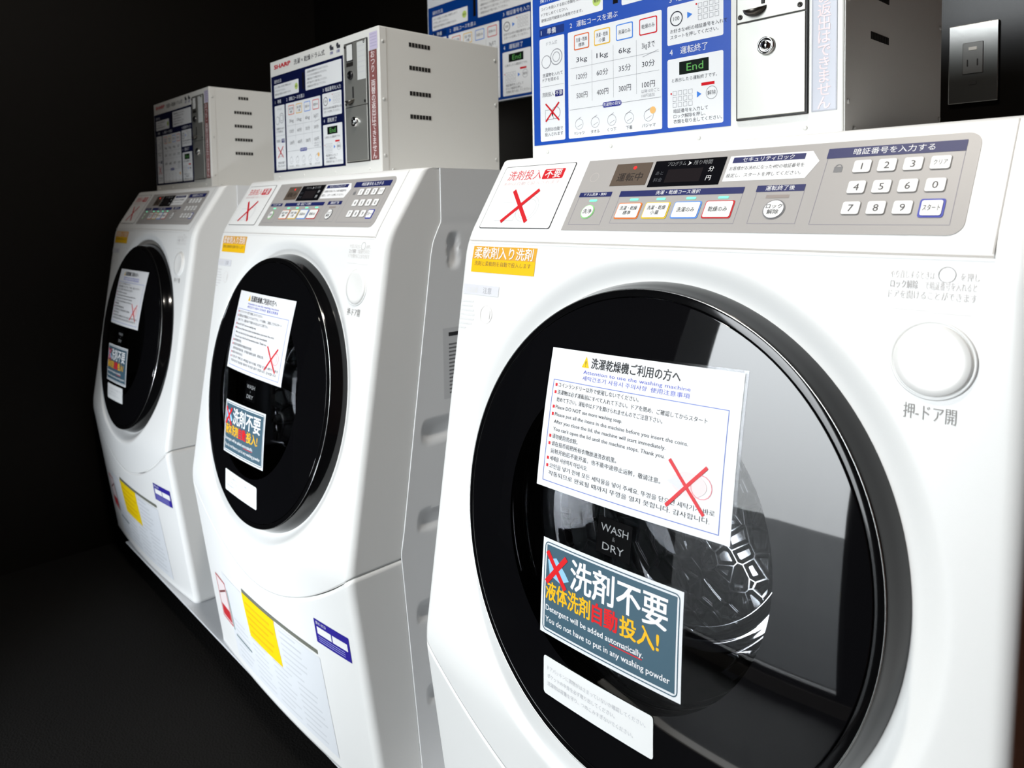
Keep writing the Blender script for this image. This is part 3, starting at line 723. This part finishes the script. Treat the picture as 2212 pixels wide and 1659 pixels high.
# ================================================================== coin box
BX0, BX1, BY0, BY1, BZ0, BZ1 = 0.0114, 0.4228, 0.1887, 0.4616, 1.0125, 1.2612
BORG = ((BX0 + BX1) / 2, (BY0 + BY1) / 2, BZ0)
def on_box(u, v, h): return (u, BY0 - 0.0003 - h, v)
def make_box(blue, dark, rough, vents, strip, letters):
    root = empty('coin_box', BORG)
    bm = bmesh.new()
    bbox(bm, BX0, BY0, BZ0, BX1, BY1, BZ1, 0.0016, 2)
    bm_obj('casing', bm, PAINT, root, BORG)
    bm = bmesh.new(); bbox(bm, BX1 - 0.002, BY0 + 0.0015, BZ0 + 0.002, BX1 + 0.0008, BY0 + 0.0150, BZ1 - 0.002, 0.0004, 1)
    bm_obj('front_flange', bm, PAINT, root, BORG)
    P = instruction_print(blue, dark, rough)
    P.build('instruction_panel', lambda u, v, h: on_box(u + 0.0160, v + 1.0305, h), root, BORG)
    # metal coin plate
    bm = bmesh.new(); bbox(bm, 0.3135, BY0 - 0.0022, 1.0345, 0.3895, BY0 + 0.001, 1.2470, 0.0006, 1)
    bm_obj('coin_plate_frame', bm, M((52, 52, 52), 0.4, 0.6), root, BORG)
    bm = bmesh.new(); bbox(bm, 0.3155, BY0 - 0.0036, 1.1335, 0.3875, BY0 - 0.001, 1.2450, 0.0005, 1)
    plate = bm_obj('coin_plate', bm, M((192, 192, 186), 0.44, 0.8, bump=0.02, bscale=300), root, BORG)
    bm = bmesh.new(); bbox(bm, 0.3155, BY0 - 0.0036, 1.0365, 0.3875, BY0 - 0.001, 1.1322, 0.0005, 1)
    cd = bm_obj('cash_door', bm, M((192, 192, 186), 0.44, 0.8, bump=0.02, bscale=300), root, BORG)
    yF = BY0 - 0.0036
    def pf(cx, cz): return lambda u, v, h: (cx + u, yF - h, cz + v)
    bm = bmesh.new(); lathe(bm, [(0.0092, 0), (0.0088, 0.0035), (0.0072, 0.0045), (0.0066, 0.0022), (0.0046, 0.0022), (0.0046, 0.0048), (0, 0.005)], pf(0.3485, 1.1055), 40)
    lk = bm_obj('lock', bm, CHROME, cd, BORG, True)
    # screws
    for cx, cz in ((0.3192, 1.1390), (0.3822, 1.1390), (0.3192, 1.2405), (0.3828, 1.2405)):
        bm = bmesh.new(); lathe(bm, [(0.0026, 0), (0.0026, 0.0006), (0.0018, 0.0012), (0.0012, 0.0004), (0, 0.0004)], pf(cx, cz), 20)
        bm_obj('screw', bm, M((60, 58, 56), 0.35, 0.8), plate, BORG, True)
    bm = bmesh.new(); bbox(bm, 0.3425, yF - 0.0012, 1.1480, 0.3460, yF + 0.0005, 1.1680, 0.0003, 1)
    bm_obj('coin_slot', bm, M((14, 13, 12), 0.5), plate, BORG)
    # return cup: half-round lip
    bm = bmesh.new(); n = 14
    for k in range(n):
        a, b = PI + PI * k / n, PI + PI * (k + 1) / n
        cx, cz = 0.3355, 1.1460
        pr = [(cx + 0.0125 * math.cos(t), yF - 0.011 * abs(math.sin(t)), cz + 0.004 * math.sin(t)) for t in (a, b)]
        lo = [(cx + 0.0125 * math.cos(t), yF - 0.006 * abs(math.sin(t)), cz + 0.009 * math.sin(t)) for t in (a, b)]
        bk = [(cx + 0.0125 * math.cos(t), yF, cz - 0.008 * abs(math.sin(t))) for t in (a, b)]
        q = [bm.verts.new(x) for x in (pr[0], pr[1], lo[1], lo[0])]; bm.faces.new(q)
        q = [bm.verts.new(x) for x in (lo[0], lo[1], bk[1], bk[0])]; bm.faces.new(q)
    bmesh.ops.remove_doubles(bm, verts=bm.verts, dist=1e-5)
    rc = bm_obj('return_cup', bm, M((96, 92, 86), 0.3, 0.9), plate, BORG, True)
    md = rc.modifiers.new('thick', 'SOLIDIFY'); md.thickness = 0.0008
    bm = bmesh.new(); lathe(bm, [(0.0078, 0), (0.0076, 0.003), (0.0060, 0.0042), (0.0052, 0.0030), (0, 0.0026)], pf(0.3375, 1.1885), 32)
    bm_obj('return_button', bm, M((70, 70, 72), 0.25, 0.9), plate, BORG, True)
    P = Print(); P.rect(0.3235, 1.2130, 0.3460, 1.2440, M((28, 28, 30), 0.3), 2); P.rect(0.3255, 1.2150, 0.3445, 1.2425, M((226, 227, 225), 0.4), 3); P.rect(0.3235, 1.2045, 0.3460, 1.2115, M((40, 38, 36), 0.3), 2)
    P.build('coin_entry', lambda u, v, h: (u, yF - 0.0002 - h, v), plate, BORG)
    P = Print(); P.rect(0.3600, 1.1770, 0.3870, 1.2425, M((212, 214, 212), 0.4), 2)
    for k in range(6): P.rect(0.363, 1.2340 - k * 0.009, 0.384, 1.2358 - k * 0.009, LG, 3)
    P.build('price_card', lambda u, v, h: (u, yF - 0.0002 - h, v), plate, BORG)
    # vertical warning strip
    P = Print(); BASE = M((196, 200, 212), 0.3)
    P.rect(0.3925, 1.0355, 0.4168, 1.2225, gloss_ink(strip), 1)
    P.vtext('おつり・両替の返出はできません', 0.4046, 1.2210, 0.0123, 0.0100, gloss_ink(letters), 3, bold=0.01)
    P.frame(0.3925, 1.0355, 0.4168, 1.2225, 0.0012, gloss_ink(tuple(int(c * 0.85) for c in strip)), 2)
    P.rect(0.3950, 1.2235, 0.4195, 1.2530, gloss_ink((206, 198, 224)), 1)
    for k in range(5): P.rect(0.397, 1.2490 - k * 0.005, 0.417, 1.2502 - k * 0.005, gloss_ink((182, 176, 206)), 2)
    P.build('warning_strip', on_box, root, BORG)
    # vents on both sides
    for zc, nsl in vents:
        for side in (0, 1):
            bm = bmesh.new()
            for k in range(nsl):
                y0 = 0.2510 + (7 - nsl) * 0.004 + k * 0.0067; xx = BX1 if side else BX0
                bbox(bm, xx - 0.0006, y0, zc - 0.0036, xx + 0.0006, y0 + 0.0052, zc + 0.0036)
            bm_obj('vent_slots', bm, M((26, 24, 22), 0.7), root, BORG)
    # screws
    for (cy, cz) in ((0.1965, 1.2360), (0.1965, 1.1380), (0.1965, 1.0430), (0.452, 1.235), (0.452, 1.150), (0.452, 1.045), (0.30, 1.0185), (0.212, 1.0185)):
        bm = bmesh.new(); lathe(bm, [(0.0024, 0), (0.0022, 0.0012), (0.0010, 0.0016), (0, 0.0012)], lambda u, v, h, cy=cy, cz=cz: (BX1 + 0.0008 + h, cy + u, cz + v), 16)
        bm_obj('screw', bm, M((214, 214, 210), 0.35), root, BORG, True)
    for cx in (0.040, 0.146, 0.268, 0.3865):
        bm = bmesh.new(); lathe(bm, [(0.0024, 0), (0.0022, 0.0010), (0.0010, 0.0014), (0, 0.0010)], lambda u, v, h, cx=cx: (cx + u, BY0 - h, 1.0210 + v), 16)
        bm_obj('screw', bm, M((222, 222, 218), 0.35), root, BORG, True)
    return root

def copy_tree(o, parent=None):
    c = o.copy(); COL.objects.link(c)
    if parent: c.parent = parent
    for ch in list(o.children): copy_tree(ch, c)
    return c

# ================================================================== the room
def struct(name, bm, mat, smooth=False): return tag(bm_obj(name, bm, mat, smooth=smooth), kind='structure')
XL, XR, YBK, ZC = -1.60, 1.12, 0.75, 2.45
WALLD = M((10, 8, 6), 0.25, bump=0.03, bscale=40, mott=0.2, spec=0.3)
bm = bmesh.new(); bbox(bm, XL - 0.4, YFR - 0.3, -0.05, XR + 0.1, YBK + 0.1, 0.0)
struct('floor', bm, M((22, 21, 20), 0.95, bump=0.6, bscale=260, mott=0.35, spec=0.1))
bm = bmesh.new(); bbox(bm, XL - 0.1, YBK, 0, XR + 0.1, YBK + 0.08, ZC); struct('wall_back', bm, WALLD)
bm = bmesh.new(); bbox(bm, XL - 0.1, YFR - 0.1, 0, XL, YBK, ZC); struct('wall_left', bm, M((11, 8, 5), 0.6, bump=0.03, bscale=40, mott=0.2, spec=0.15))
WOOD = M((100, 52, 28), 0.45, bump=0.1, bscale=30, mott=0.35)
bm = bmesh.new(); bbox(bm, XR, YFR - 0.1, 0, XR + 0.08, YBK, ZC); struct('wall_right', bm, WOOD)
bm = bmesh.new(); bbox(bm, XL - 0.1, YFR - 0.3, ZC, XR + 0.1, YBK + 0.1, ZC + 0.06); struct('ceiling', bm, M((40, 36, 32), 0.8))
bm = bmesh.new(); bbox(bm, -0.31, -0.80, -0.01, XR, -0.762, 0.004, 0.001, 1); struct('trim_1', bm, M((240, 234, 224), 0.3))
bm = bmesh.new(); bbox(bm, -0.31, YFR, -0.01, XR, -0.80, 0.002); struct('floor', bm, M((58, 58, 60), 0.6, bump=0.1, bscale=80, mott=0.15))
# front wall with a window opening
WALLF = M((44, 42, 44), 0.7)
bm = bmesh.new()
bbox(bm, XL, YFR - 0.10, 0, WX0, YFR, ZC); bbox(bm, XL, YFR, 0, -0.36, -1.10, ZC); bbox(bm, WX1, YFR - 0.10, 0, XR, YFR, ZC)  # deep left jog added to keep window light off the farthest machine
bbox(bm, WX0, YFR - 0.10, 0, WX1, YFR, WZ0); bbox(bm, WX0, YFR - 0.10, WZ1, WX1, YFR, ZC)
struct('wall_front', bm, WALLF)
bm = bmesh.new()
for (a, b, c, d) in ((WX0, WZ0, WX0 + 0.02, WZ1), (WX1 - 0.02, WZ0, WX1, WZ1), (WX0, WZ0, WX1, WZ0 + 0.02), (WX0, WZ1 - 0.02, WX1, WZ1)):
    bbox(bm, a, YFR - 0.05, b, c, YFR - 0.01, d, 0.002, 1)
wf = struct('window_1', bm, M((60, 60, 62), 0.4))
bm = bmesh.new(); bbox(bm, WX0 + 0.018, YFR - 0.034, WZ0 + 0.018, WX1 - 0.018, YFR - 0.030, WZ1 - 0.018)
bm_obj('window_pane', bm, glass_mat('window_glass', (0.97, 0.98, 0.98), 0.0), wf)
bm = bmesh.new(); bbox(bm, -25, -40, -0.2, 25, YFR - 0.11, -0.08); struct('ground', bm, M((36, 38, 40), 0.9))
bm = bmesh.new(); bbox(bm, -0.31, YFR, 0, XR, YFR + 0.012, 0.058, 0.002, 1); struct('baseboard_front', bm, M((150, 146, 140), 0.5))

# plinth tray under the machines
bm = bmesh.new(); bbox(bm, -1.420, 0.0465, 0.0645, 0.62, 0.70, 0.0680, 0.001, 2)
tr = empty('machine_plinth', (-0.48, 0.37, 0)); o = bm_obj('tray', bm, M((214, 216, 219), 0.45, bump=0.1, bscale=150), tr, (-0.48, 0.37, 0))
bm = bmesh.new(); bbox(bm, -1.40, 0.14, 0.0, 0.58, 0.68, 0.066); bm_obj('base_block', bm, M((34, 34, 36), 0.7), tr, (-0.48, 0.37, 0))
tag(tr, 'long low light grey tray on the dark floor carrying all the washing machines', 'platform')

# ================================================================== place everything
PITCH = 0.7801
V4 = [(1.2375, 7), (1.1975, 7), (1.1530, 7), (1.1125, 7)]; V5 = [(1.2385, 4), (1.2020, 7), (1.1680, 7), (1.1335, 7), (1.0990, 7)]
mA = make_machine(); bA = make_box((20, 74, 174), (14, 46, 118), 0.4, V4, (190, 194, 206), (240, 214, 216)); bB = make_box((15, 22, 62), (12, 18, 50), 0.2, V4, (142, 92, 90), (240, 228, 228)); bC = make_box((15, 22, 62), (12, 18, 50), 0.2, V5, (142, 92, 90), (240, 228, 228))  # nearest box: glare put into the paler warning strip and letter colours
shifts = [(0, 0, 0), (-PITCH, 0.003, 0), (-2 * PITCH + 0.006, 0.013, 0)]
mach = [mA]; boxes = [bA, bB, bC]
for s in shifts[1:]:
    c = copy_tree(mA); c.location = Vector(ORG) + Vector(s); mach.append(c)
for o, s in zip(boxes, shifts): o.location = Vector(BORG) + Vector(s)
for o, l in zip(mach, ('white front-loading washer-dryer nearest the camera, cropped by the right edge, drum visible through its door',
                       'white front-loading washer-dryer in the middle of the row, between the other two machines',
                       'white front-loading washer-dryer farthest left, beside the dark wall, its top in shadow')):
    tag(o, l, 'washing machine', 'row of coin-operated washer-dryers')
for o, l in zip(boxes, ('white coin box with bright blue instruction panel and metal plate, on the nearest washer',
                        'white coin box with navy instruction panel, whole in view, on the middle washer-dryer',
                        'white coin box with shaded dark front, on the farthest left washer-dryer')):
    tag(o, l, 'coin box', 'coin boxes on top of the washer-dryers')

# notices on the doors: laminated sheets that follow the glass
def sheet(name, P, cu, cv, deg, shift, lam, label, cat, group):
    fn = quad_fn(cu, cv, deg); org = on_dome(cu, cv, 0)
    root = empty(name, Vector(org) + Vector(shift))
    P.build('printed_sheet', fn, root, org)
    if lam:
        hw, hh = lam; Q = Print()
        for (a, b, c, d) in ((-hw, -hh, -hw + 0.0028, hh), (hw - 0.0042, -hh, hw, hh), (-hw, -hh, hw, -hh + 0.0028), (-hw, hh - 0.0028, hw, hh)):
            Q.grid(a, b, c, d, LAMINATE, 0.5, 8, 8)
        Q.build('laminate_border', fn, root, org)
    return tag(root, label, cat, group)
where = ('the nearest washer door', 'the middle washer door', 'the farthest washer door')
npos = [(0.0, 0.0905, 1.5), (-0.0095, 0.0900, -0.8), (-0.0015, 0.0935, 0.3)]
spos = [(-0.0062, -0.0717, 1.6), (-0.0190, -0.0765, 1.0), (-0.0165, -0.0722, 1.2)]
wpos = [(-0.0143, -0.1575, 1.3), (-0.0225, -0.1710, -0.5), (-0.0200, -0.1433, 1.8)]
nP, sP, wP = notice_print(), detergent_print(), white_label_print()
for i, s in enumerate(shifts):
    sheet('notice_sheet', nP, *npos[i], s, (0.1115, 0.0712), 'white multilingual usage notice with a red cross, on ' + where[i], 'notice', 'usage notices on the washer doors')
    sheet('detergent_sign', sP, *spos[i], s, (0.0840, 0.0475), 'small teal no-detergent sign with yellow and red lettering, on ' + where[i], 'sign', 'detergent signs on the washer doors')
    sheet('paper_label', wP, *wpos[i], s, None, 'plain white faintly printed label below the teal sign, on ' + where[i], 'label', 'white labels on the washer doors')

# poster on the back wall
PS = 1.42; PX, PZb = -0.950, 1.217
root = empty('wall_poster', (PX + 0.19, YBK, PZb))
org = (PX + 0.19, YBK, PZb)
bm = bmesh.new(); bbox(bm, PX, YBK - 0.008, PZb, PX + 0.2905 * PS + 0.010, YBK, PZb + 0.235 * PS, 0.001, 1); bm_obj('backing_board', bm, M((220, 224, 230), 0.3), root, org)
instruction_print((8, 58, 134), (6, 44, 104), 0.3).build('printed_sheet', lambda u, v, h: (PX + 0.004 + u * PS, YBK - 0.0082 - h, PZb + 0.003 + v * PS), root, org)
tag(root, 'blue instruction poster on the dark back wall behind the middle and nearest coin boxes', 'poster')

# wall outlet
OX0, OX1, OZ0, OZ1 = 0.3475, 0.4125, 1.0945, 1.2105
org = ((OX0 + OX1) / 2, YBK, (OZ0 + OZ1) / 2); root = empty('power_outlet', org)
bm = bmesh.new(); bbox(bm, OX0, YBK - 0.006, OZ0, OX1, YBK, OZ1, 0.0012, 2); bm_obj('cover_plate', bm, M((150, 150, 148), 0.24, 1.0, bump=0.03, bscale=90), root, org)
bm = bmesh.new(); bbox(bm, 0.3665, YBK - 0.0075, 1.137, 0.3935, YBK - 0.005, 1.183, 0.0008, 1); sk = bm_obj('socket', bm, M((120, 120, 118), 0.35, 0.8), root, org)
bm = bmesh.new(); bbox(bm, 0.3725, YBK - 0.0079, 1.148, 0.3742, YBK - 0.007, 1.158); bbox(bm, 0.3855, YBK - 0.0079, 1.148, 0.3872, YBK - 0.007, 1.158); bbox(bm, 0.3755, YBK - 0.0068, 1.121, 0.3850, YBK - 0.0058, 1.126); bm_obj('slot', bm, M((14, 12, 12), 0.6), sk, org)
bm = bmesh.new(); bbox(bm, 0.3745, YBK - 0.0082, 1.171, 0.3855, YBK - 0.007, 1.176, 0.0004, 1); bm_obj('indicator', bm, M((220, 220, 216), 0.4), sk, org)
tag(root, 'brushed metal socket plate on the dark wall right of the nearest coin box', 'power outlet')

bpy.data.objects.remove(_to); bpy.data.curves.remove(_tc)
